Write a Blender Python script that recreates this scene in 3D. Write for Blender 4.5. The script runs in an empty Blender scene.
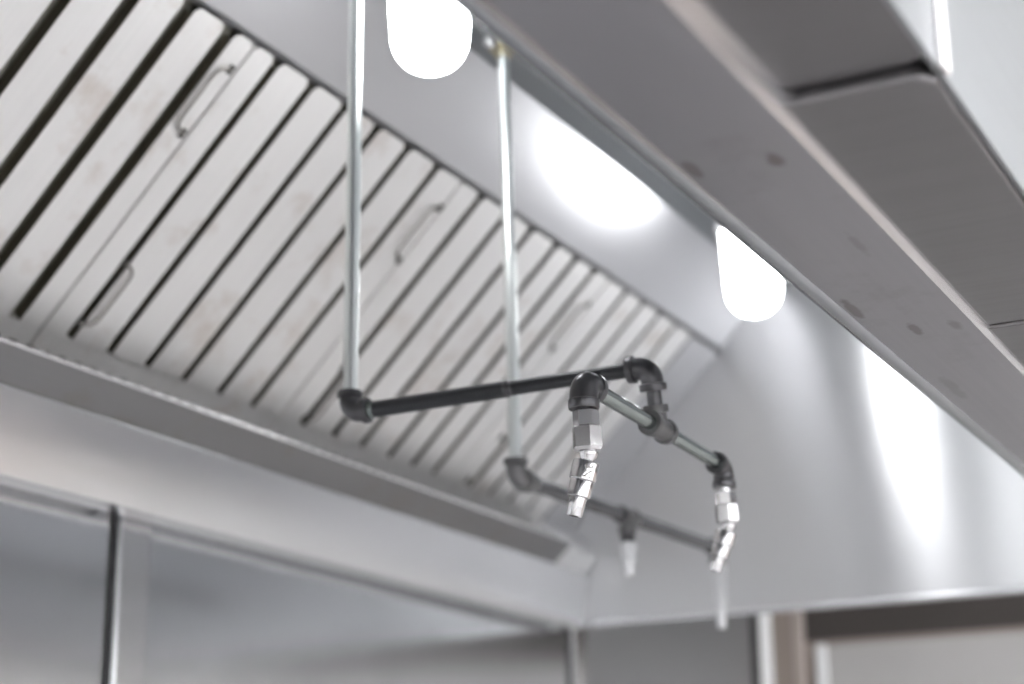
import bpy, bmesh, math, random
from mathutils import Vector, Matrix
random.seed(7)
C = bpy.context.scene.collection
H = 1.5                                   # camera height above the floor

# ------------------------------------------------------------------ materials
def new_mat(name):
    m = bpy.data.materials.new(name); m.use_nodes = True
    nt = m.node_tree
    b = nt.nodes['Principled BSDF']
    return m, nt, b

def metal(name, col, rough, tangent=None, aniso=0.0, grain=None, grain_amt=0.04, metallic=1.0,
          stain=0.0, stain_col=(0.25, 0.19, 0.14), stain_scale=6.0, bump=0.0, wave=0.0):
    """brushed metal; grain = scale vector of the brushing noise"""
    m, nt, b = new_mat(name)
    N, L = nt.nodes, nt.links
    b.inputs['Metallic'].default_value = metallic
    b.inputs['Roughness'].default_value = rough
    geo = N.new('ShaderNodeNewGeometry')
    colsock = None
    if grain:
        mp = N.new('ShaderNodeMapping'); mp.inputs['Scale'].default_value = grain
        L.new(geo.outputs['Position'], mp.inputs['Vector'])
        n = N.new('ShaderNodeTexNoise'); n.inputs['Scale'].default_value = 1.0
        n.inputs['Detail'].default_value = 6
        L.new(mp.outputs[0], n.inputs['Vector'])
        r = N.new('ShaderNodeMapRange')
        r.inputs['To Min'].default_value = rough - grain_amt * 1.6
        r.inputs['To Max'].default_value = rough + grain_amt * 1.6
        L.new(n.outputs['Fac'], r.inputs['Value']); L.new(r.outputs[0], b.inputs['Roughness'])
        mix = N.new('ShaderNodeMix'); mix.data_type = 'RGBA'
        k = 1 - grain_amt * 1.5
        mix.inputs['A'].default_value = (col[0]*k, col[1]*k, col[2]*k, 1)
        mix.inputs['B'].default_value = (*col, 1)
        L.new(n.outputs['Fac'], mix.inputs['Factor']); colsock = mix.outputs['Result']
        if bump:
            bp = N.new('ShaderNodeBump'); bp.inputs['Strength'].default_value = bump
            bp.inputs['Distance'].default_value = 0.001
            L.new(n.outputs['Fac'], bp.inputs['Height']); L.new(bp.outputs[0], b.inputs['Normal'])
    if wave:
        # large, slow oil-canning of thin sheet
        n2 = N.new('ShaderNodeTexNoise'); n2.inputs['Scale'].default_value = 3.0; n2.inputs['Detail'].default_value = 1
        L.new(geo.outputs['Position'], n2.inputs['Vector'])
        bp2 = N.new('ShaderNodeBump'); bp2.inputs['Strength'].default_value = wave
        bp2.inputs['Distance'].default_value = 0.02
        L.new(n2.outputs['Fac'], bp2.inputs['Height'])
        L.new(bp2.outputs[0], b.inputs['Normal'])
    if stain:
        ns = N.new('ShaderNodeTexNoise'); ns.inputs['Scale'].default_value = stain_scale
        ns.inputs['Detail'].default_value = 5; ns.inputs['Roughness'].default_value = 0.65
        L.new(geo.outputs['Position'], ns.inputs['Vector'])
        rs = N.new('ShaderNodeMapRange'); rs.inputs['From Min'].default_value = 0.55
        rs.inputs['From Max'].default_value = 0.78; rs.inputs['To Max'].default_value = stain
        L.new(ns.outputs['Fac'], rs.inputs['Value'])
        mx = N.new('ShaderNodeMix'); mx.data_type = 'RGBA'
        if colsock: L.new(colsock, mx.inputs['A'])
        else: mx.inputs['A'].default_value = (*col, 1)
        mx.inputs['B'].default_value = (*stain_col, 1)
        L.new(rs.outputs[0], mx.inputs['Factor']); colsock = mx.outputs['Result']
    if colsock: L.new(colsock, b.inputs['Base Color'])
    else: b.inputs['Base Color'].default_value = (*col, 1)
    if tangent:
        b.inputs['Anisotropic'].default_value = aniso
        t = N.new('ShaderNodeCombineXYZ')
        for i in range(3): t.inputs[i].default_value = tangent[i]
        L.new(t.outputs[0], b.inputs['Tangent'])
    return m

def plain(name, col, rough=0.6, metallic=0.0, var=0.0, scale=8.0):
    m, nt, b = new_mat(name)
    N, L = nt.nodes, nt.links
    b.inputs['Metallic'].default_value = metallic
    b.inputs['Roughness'].default_value = rough
    b.inputs['Base Color'].default_value = (*col, 1)
    if var:
        geo = N.new('ShaderNodeNewGeometry')
        n = N.new('ShaderNodeTexNoise'); n.inputs['Scale'].default_value = scale; n.inputs['Detail'].default_value = 4
        L.new(geo.outputs['Position'], n.inputs['Vector'])
        mix = N.new('ShaderNodeMix'); mix.data_type = 'RGBA'
        mix.inputs['A'].default_value = (col[0]*(1-var), col[1]*(1-var), col[2]*(1-var), 1)
        mix.inputs['B'].default_value = (min(1, col[0]*(1+var)), min(1, col[1]*(1+var)), min(1, col[2]*(1+var)), 1)
        L.new(n.outputs['Fac'], mix.inputs['Factor']); L.new(mix.outputs['Result'], b.inputs['Base Color'])
    return m

def emit(name, col, strength):
    m, nt, b = new_mat(name)
    b.inputs['Base Color'].default_value = (*col, 1)
    b.inputs['Roughness'].default_value = 0.25
    b.inputs['Emission Color'].default_value = (*col, 1)
    b.inputs['Emission Strength'].default_value = strength
    return m

SS = (0.68, 0.68, 0.69)
M = {}
M['steel_x'] = metal('stainless brushed along the hood', SS, 0.25, (1, 0, 0), 0.3, None, wave=0.02)
M['steel_in'] = metal('stainless inner front sheet', (0.62, 0.62, 0.635), 0.42)
M['steel_end'] = metal('stainless brushed across the end', (0.56, 0.56, 0.57), 0.32, (0, 0, 1), 0.97, (200, 3, 200), 0.012, wave=0.05)
M['steel_slope'] = metal('stainless sloped sheet', (0.54, 0.54, 0.555), 0.37, None, 0, (3, 200, 200), 0.012, wave=0.03)
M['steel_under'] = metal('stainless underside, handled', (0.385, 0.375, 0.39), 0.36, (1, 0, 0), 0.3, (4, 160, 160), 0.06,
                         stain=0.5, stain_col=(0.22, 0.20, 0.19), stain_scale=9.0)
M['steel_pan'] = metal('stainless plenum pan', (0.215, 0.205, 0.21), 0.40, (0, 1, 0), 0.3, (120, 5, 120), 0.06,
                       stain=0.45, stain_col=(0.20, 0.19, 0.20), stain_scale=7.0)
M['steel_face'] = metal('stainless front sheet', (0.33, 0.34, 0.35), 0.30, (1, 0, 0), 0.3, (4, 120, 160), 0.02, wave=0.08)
M['strip'] = metal('bright cover strip', (0.85, 0.82, 0.82), 0.45)
M['steel_wall'] = metal('stainless wall sheet', (0.62, 0.63, 0.645), 0.18, wave=0.10)
M['steel_baffle'] = metal('stainless baffle, greasy', (0.86, 0.85, 0.84), 0.42, (0, .7071, -.7071), 0.3, (190, 5, 5), 0.09, 0.75,
                          stain=0.6, stain_col=(0.44, 0.34, 0.26), stain_scale=9.0)
M['steel_inner'] = metal('stainless baffle inner side, greased', (0.16, 0.145, 0.12), 0.5, stain=0.8, stain_col=(0.05, 0.04, 0.03))  # slot shade put into the dark base colour, grease stains over it
M['steel_rear'] = metal('stainless rear channel, greased', (0.30, 0.29, 0.25), 0.6, metallic=.15)  # paler than the slot sides: its lit look is put into the colour
M['wire'] = metal('handle wire', (0.24, 0.225, 0.21), 0.38)
M['clip'] = plain('dark handle clip', (.05, .047, .043), .5, .6)
M['batten'] = metal('stainless cover batten', (0.60, 0.60, 0.61), 0.24)
M['wall_panel'] = plain('pale wall panel', (.42, .405, .395), .45, .0, .06, 3)
M['wall_trim'] = plain('pale brown trim', (.42, .36, .33), .5)
M['steel_cap'] = metal('stainless end cap', (.7, .7, .7), .45)
M['drip'] = plain('dark gap strip', (.05, .046, .042), .45, .4)
M['steel_ceiling'] = metal('stainless hood ceiling', (0.42, 0.445, 0.46), 0.3)
M['wall_sheet'] = plain('grey wall sheet', (.25, .25, .255), .35, .5, .08, 3)
M['trough'] = metal('trough steel', (0.27, 0.265, 0.27), 0.32, (1, 0, 0), 0.4, (4, 160, 160), 0.06,
                    stain=0.5, stain_col=(0.22, 0.18, 0.14), stain_scale=9)
M['chrome_sleeve'] = metal('bright plated pipe', (0.86, 0.89, 0.88), 0.30)
M['galv'] = metal('zinc plated pipe', (0.27, 0.30, 0.29), 0.14)
M['chrome'] = metal('chrome nozzle', (0.54, 0.53, 0.535), 0.12)
M['black_pipe'] = plain('black iron pipe', (0.018, 0.019, 0.022), 0.34, 0.2, 0.2, 40)
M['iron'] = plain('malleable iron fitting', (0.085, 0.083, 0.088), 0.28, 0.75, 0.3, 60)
M['iron_lit'] = plain('grey malleable iron fitting', (0.13, 0.128, 0.13), 0.30, 0.6, 0.3, 60)  # same iron as the other fittings, brighter light put into the colour
M['iron_pipe'] = plain('grey iron pipe', (0.055, 0.055, 0.06), 0.25, 0.0, 0.2, 40)
M['nickel'] = metal('satin nickel nozzle', (0.60, 0.60, 0.61), 0.36, metallic=.6)
M['bead'] = metal('rolled steel edge', (0.30, 0.31, 0.325), 0.11)
M['edge'] = metal('polished sheet edge', (0.92, 0.92, 0.93), 0.25)
M['brass'] = metal('dull brass fitting', (0.62, 0.57, 0.42), 0.4)
M['cast'] = metal('cast aluminium', (0.55, 0.55, 0.55), 0.5)
M['globe'] = emit('lit opal glass', (0.97, 0.985, 1.0), 13.0)
M['dark'] = plain('dark recess', (0.02, 0.018, 0.016), 0.7)  # near-black colour stands in for shade inside plenum and nozzle bore
M['caulk'] = plain('black sealant joint', (0.012, 0.012, 0.014), 0.5)
M['mark'] = plain('stamped mark', (0.20, 0.19, 0.18), 0.5, 0.6)
M['wall_white'] = plain('painted wall', (0.78, 0.78, 0.77), 0.7, 0, 0.03, 3)
M['wall_brown'] = plain('brown painted wall', (0.30, 0.25, 0.22), 0.6, 0, 0.08, 4)
M['wall_dark'] = plain('dark brown wall band', (0.050, 0.042, 0.038), 0.6, 0, 0.10, 4)  # darker brown for the upper band of the right wall
M['ceil'] = plain('ceiling tile', (0.82, 0.82, 0.81), 0.8, 0, 0.03, 5)
M['floor'] = plain('quarry tile floor', (0.42, 0.41, 0.41), 0.4, 0, 0.15, 2.5)
M['tube'] = emit('added fill light panel', (0.95, 0.97, 1.0), 21)
M['lamp_frame'] = plain('white lamp frame', (0.8, 0.8, 0.8), 0.5)

def smudges(m, spots, col):
    # brown grease smudges, each at its own place on the sheet
    nt = m.node_tree; N, L = nt.nodes, nt.links
    b = N['Principled BSDF']; geo = N.new('ShaderNodeNewGeometry')
    n = N.new('ShaderNodeTexNoise'); n.inputs['Scale'].default_value = 90; L.new(geo.outputs['Position'], n.inputs['Vector'])
    src = b.inputs['Base Color'].links[0].from_socket
    for x, y, lx, ly, a in spots:
        sub = N.new('ShaderNodeVectorMath'); sub.operation = 'SUBTRACT'; sub.inputs[1].default_value = (x, y, 0)
        L.new(geo.outputs['Position'], sub.inputs[0])
        mul = N.new('ShaderNodeVectorMath'); mul.operation = 'MULTIPLY'; mul.inputs[1].default_value = (1/lx, 1/ly, 0)
        L.new(sub.outputs[0], mul.inputs[0])
        ln = N.new('ShaderNodeVectorMath'); ln.operation = 'LENGTH'; L.new(mul.outputs[0], ln.inputs[0])
        ad = N.new('ShaderNodeMath'); ad.operation = 'ADD'; L.new(ln.outputs['Value'], ad.inputs[0]); L.new(n.outputs['Fac'], ad.inputs[1])
        mr = N.new('ShaderNodeMapRange'); mr.inputs['From Min'].default_value = 1.1; mr.inputs['From Max'].default_value = 1.6
        mr.inputs['To Min'].default_value = a; mr.inputs['To Max'].default_value = 0; L.new(ad.outputs[0], mr.inputs['Value'])
        mx = N.new('ShaderNodeMix'); mx.data_type = 'RGBA'; L.new(mr.outputs[0], mx.inputs['Factor'])
        L.new(src, mx.inputs['A']); mx.inputs['B'].default_value = (*col, 1); src = mx.outputs['Result']
    L.new(src, b.inputs['Base Color'])
smudges(M['steel_under'], [(1.038, .350, .016, .006, .7), (1.372, .404, .030, .005, .6), (1.455, .374, .020, .005, .6), (1.459, .341, .016, .006, .4), (1.027, .404, .02, .005, .6), (1.222, .352, .03, .004, .3), (1.66, .395, .05, .006, .3)], (0.13, 0.11, 0.09))

# ------------------------------------------------------------------ mesh helpers
def link(name, bm, mat, parent=None, smooth=False, bevel=0.0):
    bmesh.ops.recalc_face_normals(bm, faces=bm.faces)
    me = bpy.data.meshes.new(name); bm.to_mesh(me); bm.free()
    mats = mat if isinstance(mat, (list, tuple)) else [mat]
    for q in mats: me.materials.append(q)
    o = bpy.data.objects.new(name, me); C.objects.link(o)
    if smooth:
        for p in me.polygons: p.use_smooth = True
        me.set_sharp_from_angle(angle=math.radians(38))
    if bevel:
        b = o.modifiers.new('edge', 'BEVEL'); b.width = bevel; b.segments = 2; b.limit_method = 'ANGLE'
    if parent:
        o.parent = parent
        o.matrix_parent_inverse = parent.matrix_world.inverted() if False else Matrix.Translation(-parent.location)
    return o

def V(x, y, z): return Vector((x, y, z + H))      # z measured from camera height

def box(bm, x0, x1, y0, y1, z0, z1, idx=0):
    vs = [bm.verts.new(V(x, y, z)) for x in (x0, x1) for y in (y0, y1) for z in (z0, z1)]
    for f in ((0, 1, 3, 2), (4, 6, 7, 5), (0, 4, 5, 1), (2, 3, 7, 6), (0, 2, 6, 4), (1, 5, 7, 3)):
        fc = bm.faces.new([vs[i] for i in f]); fc.material_index = idx

def prism_x(bm, prof, x0, x1, idx=0):
    """closed YZ outline extruded along X"""
    a = [bm.verts.new(V(x0, y, z)) for y, z in prof]
    b = [bm.verts.new(V(x1, y, z)) for y, z in prof]
    n = len(prof)
    for i in range(n):
        j = (i + 1) % n
        bm.faces.new((a[i], a[j], b[j], b[i])).material_index = idx
    bm.faces.new(a[::-1]).material_index = idx; bm.faces.new(b).material_index = idx

def strip_outline(pts, t):
    """give an open YZ polyline thickness t -> closed outline"""
    out = []
    n = len(pts)
    for i in range(n):
        p = Vector(pts[i])
        d1 = (p - Vector(pts[i-1])).normalized() if i else None
        d2 = (Vector(pts[i+1]) - p).normalized() if i < n-1 else None
        if d1 is None: d1 = d2
        if d2 is None: d2 = d1
        n1 = Vector((-d1.y, d1.x)); n2 = Vector((-d2.y, d2.x))
        m = (n1 + n2); m = m / max(0.3, m.dot(n1))
        out.append((p + m * t))
    return [tuple(p) for p in pts] + [tuple(p) for p in out[::-1]]

def frame_from(d):
    d = Vector(d).normalized()
    a = Vector((0, 0, 1)) if abs(d.z) < 0.9 else Vector((1, 0, 0))
    u = d.cross(a).normalized(); w = d.cross(u).normalized()
    return d, u, w

def lathe(bm, org, d, prof, seg=28, phase=0.0, cap=True, idx=0):
    """prof = [(distance along d, radius)...] in metres"""
    d, u, w = frame_from(d); org = Vector(org)
    rings = []
    for s, r in prof:
        rings.append([bm.verts.new(org + d*s + (u*math.cos(phase + 2*math.pi*k/seg) + w*math.sin(phase + 2*math.pi*k/seg))*max(r, 1e-5)) for k in range(seg)])
    for a, b in zip(rings, rings[1:]):
        for k in range(seg):
            bm.faces.new((a[k], a[(k+1) % seg], b[(k+1) % seg], b[k])).material_index = idx
    if cap:
        bm.faces.new(rings[0][::-1]).material_index = idx; bm.faces.new(rings[-1]).material_index = idx

def tube(bm, pts, r, seg=16, rads=None):
    pts = [Vector(p) for p in pts]
    rings = []
    t0 = (pts[1]-pts[0]).normalized()
    _, u, w = frame_from(t0)
    for i, p in enumerate(pts):
        if i == 0: t = t0
        elif i == len(pts)-1: t = (pts[i]-pts[i-1]).normalized()
        else: t = ((pts[i]-pts[i-1]).normalized() + (pts[i+1]-pts[i]).normalized()).normalized()
        u = (u - t*u.dot(t)).normalized(); w = t.cross(u)
        rr = rads[i] if rads else r
        rings.append([bm.verts.new(p + (u*math.cos(2*math.pi*k/seg) + w*math.sin(2*math.pi*k/seg))*rr) for k in range(seg)])
    for a, b in zip(rings, rings[1:]):
        for k in range(seg): bm.faces.new((a[k], a[(k+1) % seg], b[(k+1) % seg], b[k]))
    bm.faces.new(rings[0][::-1]); bm.faces.new(rings[-1])

def arc_pts(corner, d1, d2, R, n=10):
    """quarter bend: comes from corner + d1*R to corner + d2*R"""
    corner = Vector(corner); d1 = Vector(d1).normalized(); d2 = Vector(d2).normalized()
    c = corner + d1*R + d2*R
    return [c - d2*R*math.cos(a) - d1*R*math.sin(a) for a in [i*math.pi/2/n for i in range(n+1)]]

def empty(name, loc, label, cat, group=None):
    o = bpy.data.objects.new(name, None); C.objects.link(o)
    o.location = loc; o.empty_display_size = 0.05
    o['label'] = label; o['category'] = cat
    if group: o['group'] = group
    return o

def struct(o): o['kind'] = 'structure'; return o

# ------------------------------------------------------------------ the room
WB = 1.485                # plane of the stainless wall sheets behind the hood
RX = 4.17                 # right wall
bm = bmesh.new(); box(bm, -2.6, RX+.1, -3.6, WB+.1, -1.6, -1.5); struct(link('floor', bm, M['floor']))
bm = bmesh.new(); box(bm, -2.6, RX+.1, -3.6, WB+.1, 1.5, 1.6); struct(link('ceiling', bm, M['ceil']))
bm = bmesh.new(); box(bm, -2.6, RX+.1, WB+.004, WB+.1, -1.5, 1.5); struct(link('wall_back', bm, M['wall_white']))
bm = bmesh.new(); box(bm, -2.6, RX+.1, -3.7, -3.6, -1.5, 1.5); struct(link('wall_front', bm, M['wall_white']))
bm = bmesh.new(); box(bm, -2.7, -2.6, -3.6, WB+.1, -1.5, 1.5); struct(link('wall_left', bm, M['wall_white']))
bm = bmesh.new()
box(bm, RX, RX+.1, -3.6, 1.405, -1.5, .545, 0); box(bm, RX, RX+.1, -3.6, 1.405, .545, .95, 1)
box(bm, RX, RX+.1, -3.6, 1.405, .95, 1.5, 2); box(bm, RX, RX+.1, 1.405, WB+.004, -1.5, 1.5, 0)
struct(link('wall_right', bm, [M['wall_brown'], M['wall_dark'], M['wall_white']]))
# stainless sheets on the back wall, joints at the battens
xs = [-.70, .52, 1.732, 3.04, RX]
for i, (a, b) in enumerate(zip(xs, xs[1:])):
    bm = bmesh.new(); box(bm, a + .003, b - .003, WB-.001, WB+.003, -1.5, 1.05 if b < 4 else 1.0)
    struct(link('wall_back', bm, M['steel_wall' if b < 4 else 'wall_sheet']))
# covering battens
tn = 0
for x, w in ((.52, .066), (1.740, .062), (3.045, .060), (4.075, .075)):
    tn += 1
    bm = bmesh.new(); box(bm, x, x+w, WB-.009, WB-.0015, -1.5, .53 if x < 4 else 1.2)
    struct(link('trim_%d' % tn, bm, M['batten' if x < 4 else 'lamp_frame'], bevel=.004))
    tn += 1
    bm = bmesh.new(); box(bm, x-(.010 if x < 4 else .05), x-.001, WB-.004, WB-.0015, -1.5, .53 if x < 4 else 1.2); struct(link('trim_%d' % tn, bm, M['caulk']))
tn += 1
bm = bmesh.new(); box(bm, -.6, 3.04, WB-.004, WB-.0015, .405, .430)      # faint joint line high on the sheets
# stainless sheet on the right wall and its pale edge trims
bm = bmesh.new(); box(bm, RX-.006, RX-.001, -1.2, 1.345, -1.5, .532)
struct(link('wall_right', bm, M['wall_panel']))
bm.free() if False else None
for y in (1.412, 1.358):
    tn += 1
    bm = bmesh.new(); box(bm, RX-.014, RX-.001, y-.013, y+.013, -1.5, .95 if y > 1.4 else .535)
    struct(link('trim_%d' % tn, bm, M['lamp_frame' if y < 1.4 else 'wall_trim'], bevel=.002))

# unseen ceiling fill lights, added to light the hood from the aisle
k = 0
for y in (-1.75, -2.95):
    for x in (-1.2, .8, 2.8):
        t = empty('fill_light', V(x, y, 1.5), 'unseen fill light added at the room ceiling over the aisle', 'ceiling light', 'added fill lights over the aisle')
        bm = bmesh.new()
        for a in ((-.62, .62, -.32, -.30), (-.62, .62, .30, .32), (-.62, -.60, -.30, .30), (.60, .62, -.30, .30)):
            box(bm, x+a[0], x+a[1], y+a[2], y+a[3], 1.47, 1.50)
        link('lamp_frame', bm, M['lamp_frame'], t)
        bm = bmesh.new(); box(bm, x-.60, x+.60, y-.30, y+.30, 1.48, 1.495); link('diffuser', bm, M['tube'], t)

# ------------------------------------------------------------------ the hood
X0, X1 = .02, 3.0
hood = empty('exhaust_hood', V((X0+X1)/2, .9, .449), 'long stainless steel kitchen exhaust hood against the wall', 'exhaust hood')
ZB = .449
# end panels
def end_panel(x0, x1):
    bm = bmesh.new()
    box(bm, x0, x1, .425, WB-.002, ZB, 1.30)
    return bm
link('end_panel', end_panel(X1, X1+.006), M['steel_end'], hood)
link('end_panel', end_panel(X0-.006, X0), M['steel_end'], hood)
for x in (X1, X0):
    s = -1 if x == X1 else 1
    bm = bmesh.new()
    tube(bm, [V(x + s*.001, .43, ZB+.004), V(x + s*.001, 1.42, ZB+.004)], .0065, 12)
    link('end_hem', bm, M['steel_x'], hood, smooth=True)
# standoff box along the wall, with an overhanging bottom
bm = bmesh.new()
prism_x(bm, [(1.4320, .4455), (1.4140, .5425), (1.424, .552), (WB-.012, .552), (WB-.012, .470), (WB-.022, .4430)], X0+.001, X1-.001)
link('wall_standoff', bm, M['steel_x'], hood, bevel=.0015)
# grease trough
bm = bmesh.new()
prism_x(bm, strip_outline([(1.392, .5800), (1.3845, .5822), (1.3845, .5797), (1.421, .5445), (1.470, .5445), (1.475, .62)], .0015), X0+.001, 2.86)
link('grease_trough', bm, M['trough'], hood)
bm = bmesh.new()       # dark strip inside the trough lip, standing in for shaded gap and holes
box(bm, X0+.01, 2.85, 1.4003, 1.4017, .578, .5885)
x = X0 + .02
while x < 2.84:
    box(bm, x, x+.0120, 1.4001, 1.4019, .578, .5930); x += .0275
link('dark_gap_strip', bm, M['drip'], hood)
bm = bmesh.new(); tube(bm, [V(X0+.001, 1.3842, .5812), V(2.86, 1.3842, .5812)], .0022, 10); link('trough_lip', bm, M['edge'], hood, smooth=True)
bm = bmesh.new()
prism_x(bm, [(1.4195, .5445), (1.400, .572), (1.404, .585), (1.452, .632), (1.478, .632), (1.478, .5445)], 2.862, X1-.001)
link('trough_end_cap', bm, M['steel_cap'], hood, bevel=.008)
# sloped sheet above the filters, with a lip that holds the filters
bm = bmesh.new()
prism_x(bm, strip_outline([(1.152, .9445), (1.1385, .9455), (1.0400, 1.0490)], -.0015), X0+.001, X1-.001)
link('sloped_sheet', bm, M['steel_slope'], hood)
bm = bmesh.new(); box(bm, X0+.001, X1-.001, .4235, 1.0405, 1.0495, 1.0525); link('hood_ceiling', bm, M['steel_ceiling'], hood)
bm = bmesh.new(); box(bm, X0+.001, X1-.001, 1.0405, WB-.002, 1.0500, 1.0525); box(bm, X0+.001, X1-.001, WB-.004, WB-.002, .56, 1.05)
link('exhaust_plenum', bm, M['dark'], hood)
# filler sheet between the last filter and the end
def slope_pt(s, n=0.0):        # s down the slope from the fold, n out of the slope towards the room
    return (1.148 + .70711*(s) - .70711*n, .938 - .70711*(s) - .70711*n)
bm = bmesh.new()
prism_x(bm, [slope_pt(-.002, .004), slope_pt(.475, .004), slope_pt(.475, .001), slope_pt(-.002, .001)], 2.878, X1-.001)
link('filler_sheet', bm, M['steel_slope'], hood)
# inner face of the front box
bm = bmesh.new(); box(bm, X0+.001, X1-.001, .4205, .4235, .452, 1.0525); link('inner_front_sheet', bm, M['steel_in'], hood)
# bottom rim: flat flange and a rolled bead on the inside edge
YR = .3262
bm = bmesh.new(); prism_x(bm, [(YR, ZB), (.4100, ZB), (.4180, ZB+.002), (.4180, ZB+.005), (YR+.002, ZB+.005)], X0, X1+.006)
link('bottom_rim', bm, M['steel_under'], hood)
bm = bmesh.new(); prism_x(bm, [(YR, ZB), (YR+.003, ZB+.001), (YR-.0035, ZB+.018), (YR-.0075, ZB+.018)], X0, X1+.006); link('rim_edge', bm, M['edge'], hood)
bm = bmesh.new(); tube(bm, [V(X0, .4185, ZB+.004), V(X1, .4185, ZB+.004)], .0088, 20)
link('rolled_bead', bm, M['bead'], hood, smooth=True)
# front face sheets with cover strips, up to the ceiling
YF = .2250
fx = [X0, .984, 2.084, X1+.006]
for a, b in zip(fx, fx[1:]):
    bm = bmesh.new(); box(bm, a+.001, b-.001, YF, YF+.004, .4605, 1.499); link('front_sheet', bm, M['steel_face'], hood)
for x in fx[1:-1]:
    bm = bmesh.new(); box(bm, x-.0085, x+.0085, YF-.004, YF-.0002, .4605, 1.499); link('cover_strip', bm, M['strip'], hood, bevel=.0015)
bm = bmesh.new(); box(bm, X1+.0062, X1+.010, YF, .425, .47, 1.499); link('front_box_side', bm, M['steel_face'], hood)
# plenum pans under the front box, each rolled at its near end, at slightly different heights
pans = [(.03, .400, .4590), (.404, .972, .4640), (.9765, 1.500, .4565), (1.504, 2.05, .4548), (2.054, 2.60, .4560), (2.604, 2.995, .4555)]
for a, b, z in pans:
    bm = bmesh.new()
    y0 = .2293
    # outline in plan with rounded front corners, extruded upwards
    rr = .016
    yb = YR - .0075*(z-ZB)/.018 + .0002; pl = [(a, yb), (b, yb)]
    for kx, sx in ((b, -1), (a, 1)):
        cx = kx + sx*rr
        an = [i*math.pi/2/5 for i in range(6)]
        pts = [(cx - sx*rr*math.cos(t), y0 + rr - rr*math.sin(t)) for t in an]
        pl += pts if sx == -1 else pts[::-1]
    lo = [bm.verts.new(V(x, y, z)) for x, y in pl]; hi = [bm.verts.new(V(x, y, z+.014)) for x, y in pl]
    n = len(pl)
    bm.faces.new(lo[::-1]); bm.faces.new(hi)
    for i in range(n):
        j = (i+1) % n; bm.faces.new((lo[i], lo[j], hi[j], hi[i]))
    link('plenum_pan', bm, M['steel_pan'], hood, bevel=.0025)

# ------------------------------------------------------------------ baffle filters
ES = Vector((0, .70711, -.70711)); EN = Vector((0, -.70711, -.70711)); EX = Vector((1, 0, 0))
FO = Vector((0, 1.148, .938 + H))
def fp(x, s, n): return FO + EX*x + ES*s + EN*n
def fbox(bm, x0, x1, s0, s1, n0, n1, idx=0):
    vs = [bm.verts.new(fp(x, s, n)) for x in (x0, x1) for s in (s0, s1) for n in (n0, n1)]
    for f in ((0, 1, 3, 2), (4, 6, 7, 5), (0, 4, 5, 1), (2, 3, 7, 6), (0, 2, 6, 4), (1, 5, 7, 3)):
        bm.faces.new([vs[i] for i in f]).material_index = idx
def fsheet(bm, outline_xs, n0, n1, idx=0):
    a = [bm.verts.new(fp(x, s, n0)) for x, s in outline_xs]; b = [bm.verts.new(fp(x, s, n1)) for x, s in outline_xs]
    m = len(a)
    bm.faces.new(a).material_index = idx; bm.faces.new(b[::-1]).material_index = idx
    for i in range(m):
        j = (i+1) % m; bm.faces.new((a[i], a[j], b[j], b[i])).material_index = idx

S_TOP, S_BOT = -.003, .424
def rounded_strip(x0, x1, r=.010):
    pts = []
    for cx, cy, a0 in ((x0+r, S_TOP+r, 180), (x1-r, S_TOP+r, 270)):
        for i in range(5):
            a = math.radians(a0 + i*22.5); pts.append((cx + r*math.cos(a), cy + r*math.sin(a)))
    pts += [(x1, S_BOT+.004), (x0, S_BOT+.004)]
    return pts
def make_filter(x0, x1, slots, label, handles, hw=.0098):
    t = empty('baffle_filter', fp((x0+x1)/2, .455, -.02), label, 'grease filter', 'baffle filters in the hood')
    g = .0018; x0 += g; x1 -= g
    bm = bmesh.new()
    fbox(bm, x0, x1, -.022, S_TOP+.001, -.046, -.010)            # top rail, tucked under the sheet lip
    fbox(bm, x0, x1, S_BOT, .452, -.046, .0)                      # bottom rail
    fbox(bm, x0, x0+.0012, S_TOP, S_BOT, -.046, -.0005); fbox(bm, x1-.0012, x1, S_TOP, S_BOT, -.046, -.0005)
    link('frame', bm, M['steel_baffle'], t)
    bm = bmesh.new()
    edges = [x0 + .0013] + [e for s in slots for e in (s-hw, s+hw)] + [x1-.0013]
    for a, b in zip(edges[0::2], edges[1::2]):
        fsheet(bm, rounded_strip(a, b, min(.010, (b-a)/2.2)), -.0012, 0)
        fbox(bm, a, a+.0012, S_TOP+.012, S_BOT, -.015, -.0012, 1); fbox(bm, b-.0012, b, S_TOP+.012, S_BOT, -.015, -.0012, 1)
    for s in slots:                                               # rear channels behind every slot
        fbox(bm, s-.024, s+.024, S_TOP, S_BOT, -.0215, -.0200, 2)
        fbox(bm, s-.024, s-.0228, S_TOP, S_BOT, -.0200, -.018, 1); fbox(bm, s+.0228, s+.024, S_TOP, S_BOT, -.0200, -.018, 1)
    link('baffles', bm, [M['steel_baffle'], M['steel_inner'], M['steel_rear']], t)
    for hx, s, side in handles:                                   # folding wire handles
        bm = bmesh.new()
        ln, pr = .094, .021*side
        pts = [fp(hx, s, -.004), fp(hx, s, .0035)]
        pts += [fp(hx + pr*f, s + e, .0035 + .001*f) for f, e in ((.35, .001), (.70, .004), (.93, .010), (1, .018))]
        pts += [fp(hx + pr*f, s + ln - e, .0035 + .001*f) for f, e in ((1, .018), (.93, .010), (.70, .004), (.35, .001))]
        pts += [fp(hx, s+ln, .0035), fp(hx, s+ln, -.004)]
        tube(bm, pts, .0019, 10)
        h = link('handle', bm, M['wire'], t, smooth=True)
        for e in (0, ln):
            bm = bmesh.new(); fbox(bm, hx-.0035, hx+.0035, s+e-.006, s+e+.006, 0, .0022)
            k = link('handle_clip', bm, M['clip'], t)
            k.parent = h; k.matrix_parent_inverse = Matrix()
    return t
W = .491
offsB = [.047, .120, .194, .270, .347, .424]
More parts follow.
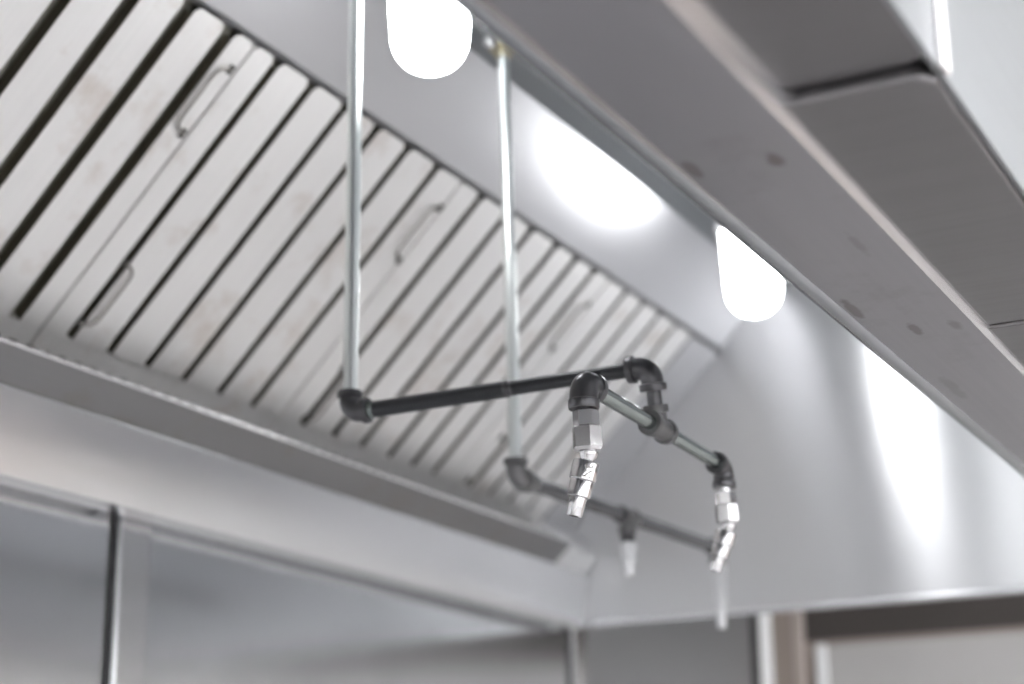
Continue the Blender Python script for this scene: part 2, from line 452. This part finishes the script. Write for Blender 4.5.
offsA = [W - o for o in offsB[::-1]]
offsC = [.058, .137, .215, .296, .367, .434]
fl = [(.070, offsA, 'baffle filter at the closed left end of the hood'),
      (.561, offsB, 'baffle filter second from the closed left end of the hood'),
      (1.052, offsA, 'dusty steel baffle filter nearest the camera, cut off by the left picture edge'),
      (1.543, offsB, 'steel baffle filter behind the nearer upright pipe, its lower wire handle hanging free'),
      (2.034, offsC, 'steel baffle filter crossed by the thinner farther upright pipe')]
for fx0, off, lab in fl:
    hs = [(fx0 + W - .006, .050, -1), (fx0 + .050, .318, 1)]
    if abs(fx0 - 1.052) < .01: hs = [(fx0 + W - .010, .038, -1), (fx0 + .050, .318, 1)]
    if abs(fx0 - 1.543) < .01: hs = [(fx0 + .044, .306, 1), (fx0 + W - .004, .045, -1)]
    make_filter(fx0, fx0 + W, [fx0 + o for o in off], lab, hs, {1.052: .0104, 1.543: .0070, 2.034: .0075}.get(fx0, .0090))
make_filter(2.525, 2.878, [2.592, 2.662, 2.733, 2.806], 'narrow steel baffle filter farthest away, next to the hood end panel',
            [(2.570, .318, 1)], .0062)

# ------------------------------------------------------------------ pipework
def elbow(name, corner, d1, d2, r, parent, mat='iron', R=None, band=1.22, reach=1.0):
    """threaded elbow: body bend with a raised band at each mouth"""
    R = R or r*1.15
    d1 = Vector(d1).normalized(); d2 = Vector(d2).normalized(); corner = Vector(corner)
    bm = bmesh.new()
    e = r*.75*reach
    pts = [corner + d1*(R+e)] + arc_pts(corner, d1, d2, R, 10) + [corner + d2*(R+e)]
    tube(bm, pts, r, 24)
    for d in (d1, d2):
        b = r*band
        lathe(bm, corner + d*(R + e*.35), d, [(0, r*.98), (.0008, b), (e*.75, b), (e*.9, b*.96), (e*.9, r*.7)], 24)
    return link(name, bm, M[mat], parent, smooth=True)

def tee(name, c, run, branch, r, parent, mat='iron'):
    run = Vector(run).normalized(); branch = Vector(branch).normalized(); c = Vector(c)
    bm = bmesh.new()
    L_ = r*2.05
    lathe(bm, c - run*L_, run, [(0, r*.72), (0, r*1.16), (.0015, r*1.2), (L_*.30, r*1.2), (L_*.34, r), (L_*1.66, r), (L_*1.70, r*1.2), (2*L_-.0015, r*1.2), (2*L_, r*1.16), (2*L_, r*.72)], 24)
    lathe(bm, c, branch, [(0, r*.95), (L_*.62, r*.95), (L_*.66, r*1.18), (L_-.001, r*1.18), (L_, r*1.14), (L_, r*.72)], 24)
    return link(name, bm, M[mat], parent, smooth=True)

def pipe(name, a, b, r, parent, mat):
    bm = bmesh.new(); a = Vector(a); b = Vector(b)
    lathe(bm, a, b-a, [(0, r), ((b-a).length, r)], 24)
    return link(name, bm, M[mat], parent, smooth=True)

def nozzle(top, tip_dir, parent, down=Vector((0, 0, -1)), k=1.0, mark=False, phase=.25, lk=.86):
    """hex adaptor, swivel ball and stepped discharge tip"""
    top = Vector(top)
    d, u, w = frame_from(down)
    bm = bmesh.new()
    lathe(bm, top, down, [(-.004*k, .0068*k), (.001*k, .0068*k)], 20)
    lathe(bm, top, down, [(.0008*k, .0100*k), (.0016*k, .0118*k), (.0150*k, .0122*k), (.0160*k, .0112*k)], 6, phase)
    body = link('nozzle', bm, M['chrome'], parent)
    bm = bmesh.new()
    lathe(bm, top, down, [(.0155*k, .0115*k), (.0165*k, .0136*k), (.0345*k, .0140*k), (.0375*k, .0120*k), (.0385*k, .0085*k)], 6, phase+.28)
    def sub(nm, bm, mat, smooth=False):
        o = link(nm, bm, mat, parent, smooth=smooth)
        o.parent = body; o.matrix_parent_inverse = Matrix()
        return o
    sub('swivel_nut', bm, M['chrome'])
    td = Vector(tip_dir).normalized()
    piv = top + Vector(down)*(.0410*k)
    bm = bmesh.new()
    lathe(bm, piv - td*.009*k, td, [(0, .002*k), (.002*k, .0065*k), (.006*k, .0088*k), (.010*k, .0086*k), (.013*k, .0066*k), (.018*k, .0068*k)], 20)
    sub('swivel_ball', bm, M['chrome'], True)
    q = piv + td*.0055*k
    bm = bmesh.new()
    lathe(bm, q, td, [(l*lk, r_) for l, r_ in [(0, .0078*k), (.0012*k, .0116*k), (.003*k, .0123*k), (.0205*k, .0123*k), (.0212*k, .0118*k), (.0212*k, .0106*k),
                      (.0222*k, .0110*k), (.0385*k, .0106*k), (.0392*k, .0098*k), (.0392*k, .0078*k),
                      (.0400*k, .0079*k), (.0585*k, .0071*k), (.0595*k, .0066*k), (.0595*k, .0042*k), (.050*k, .0040*k)]], 24, cap=True)
    sub('nozzle_tip', bm, M['chrome'], True)
    bm = bmesh.new()
    lathe(bm, q + td*.0602*k*lk, -td, [(0, .0041*k), (.0012*k, .0041*k)], 16)
    sub('orifice', bm, M['dark'], True)
    return body, q, td

DN = Vector((0, 0, -1)); UPV = Vector((0, 0, 1))
# --- assembly 1: plated drop pipe, black arm towards the camera, cross pipe with two nozzles
p1 = empty('suppression_pipe', V(1.534, 1.0, 1.05), 'plated drop pipe with a black arm carrying two chrome nozzles', 'fire suppression pipe', 'nozzle pipes under the hood')
c1 = V(1.5325, 1.0, .4735)                 # lower elbow corner
c2 = V(1.5545, .664, .4815)               # far end of the arm, turns down
arm = (c2 - c1).normalized()
t1 = V(1.5690, .664, .4235)              # tee centre
drop_top = V(1.531, 1.0, 1.0485)
up1 = (drop_top - c1).normalized()
pipe('drop_pipe', c1 + up1*.016, drop_top, .0080, p1, 'chrome_sleeve')
bm = bmesh.new(); lathe(bm, V(1.531, 1.0, 1.0492), DN, [(0, .024), (.004, .024), (.005, .014), (.016, .014), (.017, .0085)], 24)
link('ceiling_seal', bm, M['brass'], p1, smooth=True)
elbow('elbow', c1, up1, arm, .0112, p1)
mid = c1 + arm*.180
bm = bmesh.new(); lathe(bm, c1 + arm*.021, arm, [(0, .0094), (.0055, .0094), (.0056, .0082), (.010, .0082)], 24); link('thread', bm, M['galv'], p1, smooth=True)
pipe('arm_pipe', c1 + arm*.0295, mid, .0088, p1, 'black_pipe')
bm = bmesh.new(); lathe(bm, mid, arm, [(-.001, .0070), (0, .0090), (.003, .0090), (.0035, .0074), (.007, .0074), (.0075, .0080), (.0095, .0080), (.010, .007)], 24); link('coupling', bm, M['iron'], p1, smooth=True)
pipe('arm_pipe', mid + arm*.0095, c2 - arm*.018, .0075, p1, 'black_pipe')
dn2 = (t1 - c2).normalized()
elbow('elbow', c2, -arm, dn2, .0113, p1)
pipe('nipple', c2 + dn2*.018, t1 - dn2*.0200, .0074, p1, 'iron')
e1 = V(1.4000, .664, .4280); e2 = V(1.7420, .664, .4180)
run = (e2 - e1).normalized()
tee('tee', t1, run, -dn2, .0108, p1, 'iron_lit')
pipe('cross_pipe', e1 + run*.017, t1 - run*.017, .0074, p1, 'galv')
pipe('cross_pipe', t1 + run*.017, e2 - run*.017, .0072, p1, 'galv')
elbow('elbow', e1, run, DN, .0130, p1, R=.0120, band=1.10)
elbow('elbow', e2, -run, DN, .0110, p1, R=.0125, band=1.12)
b1, q1, td1 = nozzle(e1 + DN*.0235 + Vector((.003, 0, 0)), Vector((-.02, .27, -1)), p1, down=Vector((.10, 0, -1)).normalized(), phase=.15+math.pi/6)
b2, q2, td2 = nozzle(e2 + DN*.0262 + Vector((.001, 0, 0)), Vector((-.02, .36, -1)), p1, down=Vector((.12, 0, -1)).normalized(), k=.90, lk=.83, phase=.75)
# stamped characters on the near nozzle collar
cu = bpy.data.curves.new('stamp', 'FONT'); cu.body = '3N'; cu.size = .0105; cu.extrude = .0002; cu.align_x = 'CENTER'; cu.align_y = 'CENTER'
to = bpy.data.objects.new('stamp', cu); C.objects.link(to)
dg = bpy.context.evaluated_depsgraph_get(); dg.update()
me = bpy.data.meshes.new_from_object(to.evaluated_get(dg)); bpy.data.objects.remove(to); me.name = 'stamped_mark'
camv = (Vector((0, 0, H)) - q1).normalized()
nrm = (camv - td1*camv.dot(td1)).normalized(); side = nrm.cross(td1)
nrm = (nrm*math.cos(.22) + side*math.sin(.22)).normalized(); 
xax = td1; zax = nrm; yax = zax.cross(xax)
mt = Matrix((xax, yax, zax)).transposed().to_4x4(); mt.translation = q1 + td1*.0102 + nrm*.0123
for v in me.vertices:
    p = v.co.copy(); ang = p.y/.0124      # wrapped round the collar
    v.co = q1 + td1*(.0102 + p.x) + (zax*math.cos(ang) + yax*math.sin(ang))*(.01235 + p.z)
me.materials.append(M['mark'])
so = bpy.data.objects.new('stamped_mark', me); C.objects.link(so); so.parent = b1; so.matrix_parent_inverse = Matrix()

# --- assembly 2: farther drop pipe and run of pipe along the hood with two nozzles
p2 = empty('suppression_pipe', V(1.884, 1.0, 1.05), 'farther plated drop pipe with a grey run of pipe and blurred nozzles', 'fire suppression pipe', 'nozzle pipes under the hood')
g1 = V(1.909, 1.0, .4755)
top2 = V(1.884, 1.0, 1.0485)
up2 = (top2 - g1).normalized()
pipe('drop_pipe', g1 + up2*.017, top2, .0080, p2, 'chrome_sleeve')
bm = bmesh.new(); lathe(bm, V(1.884, 1.0, 1.0492), DN, [(0, .020), (.003, .020), (.004, .012), (.014, .012), (.015, .0085)], 24)
link('ceiling_seal', bm, M['brass'], p2, smooth=True)
bm = bmesh.new(); lathe(bm, V(1.848, 1.0, 1.0492), DN, [(0, .008), (.006, .009), (.012, .0085), (.016, .006), (.018, .002)], 16)
link('plug', bm, M['cast'], p2, smooth=True)
g3 = V(2.581, 1.0, .4915)
run2 = (g3 - g1).normalized()
elbow('elbow', g1, up2, run2, .0125, p2, 'iron_lit', R=.0125)
bm = bmesh.new(); lathe(bm, g1 + run2*.026, run2, [(0, .0115), (.001, .0135), (.014, .0135), (.016, .0108), (.024, .0105), (.025, .0085)], 8, .2); link('coupling', bm, M['iron_lit'], p2)
g2 = g1 + run2*.332
pipe('run_pipe', g1 + run2*.048, g2 - run2*.018, .0096, p2, 'iron_pipe')
pipe('run_pipe', g2 + run2*.018, g3 - run2*.018, .0096, p2, 'iron_pipe')
tee('tee', g2, run2, DN, .0112, p2, 'iron_lit')
elbow('elbow', g3, -run2, DN, .0115, p2, 'iron_lit')
def straight_nozzle(top, td, ln, parent):
    td = Vector(td).normalized()
    bm = bmesh.new()
    lathe(bm, Vector(top), td, [(-.003, .007), (0, .0118), (.0015, .0128), (.011, .0128), (.0125, .0118)], 6, .3)
    b = link('nozzle', bm, M['nickel'], parent)
    bm = bmesh.new()
    lathe(bm, Vector(top), td, [(.0124, .0100), (.014, .0102), (ln*.62, .0098), (ln*.64, .0070), (ln-.001, .0064), (ln, .0058), (ln, .0036), (ln-.008, .0034)], 24)
    o = link('nozzle_tip', bm, M['nickel'], parent, smooth=True)
    o.parent = b; o.matrix_parent_inverse = Matrix()
pipe('nipple', g2 + DN*.020, g2 + DN*.0375, .0105, p2, 'iron')
straight_nozzle(g2 + DN*.0365, Vector((.03, -.01, -1)), .046, p2)
straight_nozzle(g3 + DN*.0260, Vector((.02, -.02, -1)), .098, p2)

# ------------------------------------------------------------------ globe lights under the hood ceiling
def globe(x, y, label):
    t = empty('globe_light', V(x, y, 1.049), label, 'light', 'globe lights in the hood')
    bm = bmesh.new(); lathe(bm, V(x, y, 1.0490), DN, [(0, .062), (.006, .062), (.009, .056), (.030, .052), (.034, .058), (.046, .058), (.048, .050)], 32)
    link('lamp_base', bm, M['cast'], t, smooth=True)
    bm = bmesh.new()
    prof = [(.046, .0500), (.060, .0490), (.110, .0468), (.144, .0445)]
    for i in range(1, 9):
        a = i*math.pi/2/8; prof.append((.144 + .044*math.sin(a), .0445*math.cos(a)**.8 if i < 8 else .001))
    lathe(bm, V(x, y, 1.0490), DN, prof, 40)
    link('glass_globe', bm, M['globe'], t, smooth=True)
globe(1.560, .92, 'lit white glass globe light nearer the camera, between the two upright pipes')
globe(2.585, .92, 'lit white glass globe light farther away, by the bright end panel')

# ------------------------------------------------------------------ camera and light
f_px = 1783.3
cam = bpy.data.cameras.new('camera'); co = bpy.data.objects.new('camera', cam); C.objects.link(co)
cam.sensor_width = 36.0; cam.lens = 36.0*f_px/1024.0
cam.clip_start = .02
yaw, pit, rol = [math.radians(a) for a in (27.738, 16.798, -.565)]
fwd = Vector((math.cos(pit)*math.cos(yaw), math.cos(pit)*math.sin(yaw), math.sin(pit)))
r = fwd.cross(Vector((0, 0, 1))).normalized(); u = r.cross(fwd)
r2 = r*math.cos(rol) + u*math.sin(rol); u2 = -r*math.sin(rol) + u*math.cos(rol)
mm = Matrix((r2, u2, -fwd)).transposed().to_4x4(); mm.translation = (0, 0, H); co.matrix_world = mm
cam.dof.use_dof = True; cam.dof.focus_distance = 1.52; cam.dof.aperture_fstop = 3.5
bpy.context.scene.camera = co

w = bpy.data.worlds.new('world'); bpy.context.scene.world = w; w.use_nodes = True
w.node_tree.nodes['Background'].inputs[0].default_value = (.9, .95, 1, 1); w.node_tree.nodes['Background'].inputs[1].default_value = .3
sc = bpy.context.scene
sc.view_settings.view_transform = 'Standard'; sc.view_settings.look = 'None'
sc.view_settings.exposure = 0.64; sc.view_settings.gamma = 1.0; sc.view_settings.use_curve_mapping = False
sc.cycles.use_denoising = True
sc.cycles.max_bounces = 14; sc.cycles.glossy_bounces = 8; sc.cycles.diffuse_bounces = 5
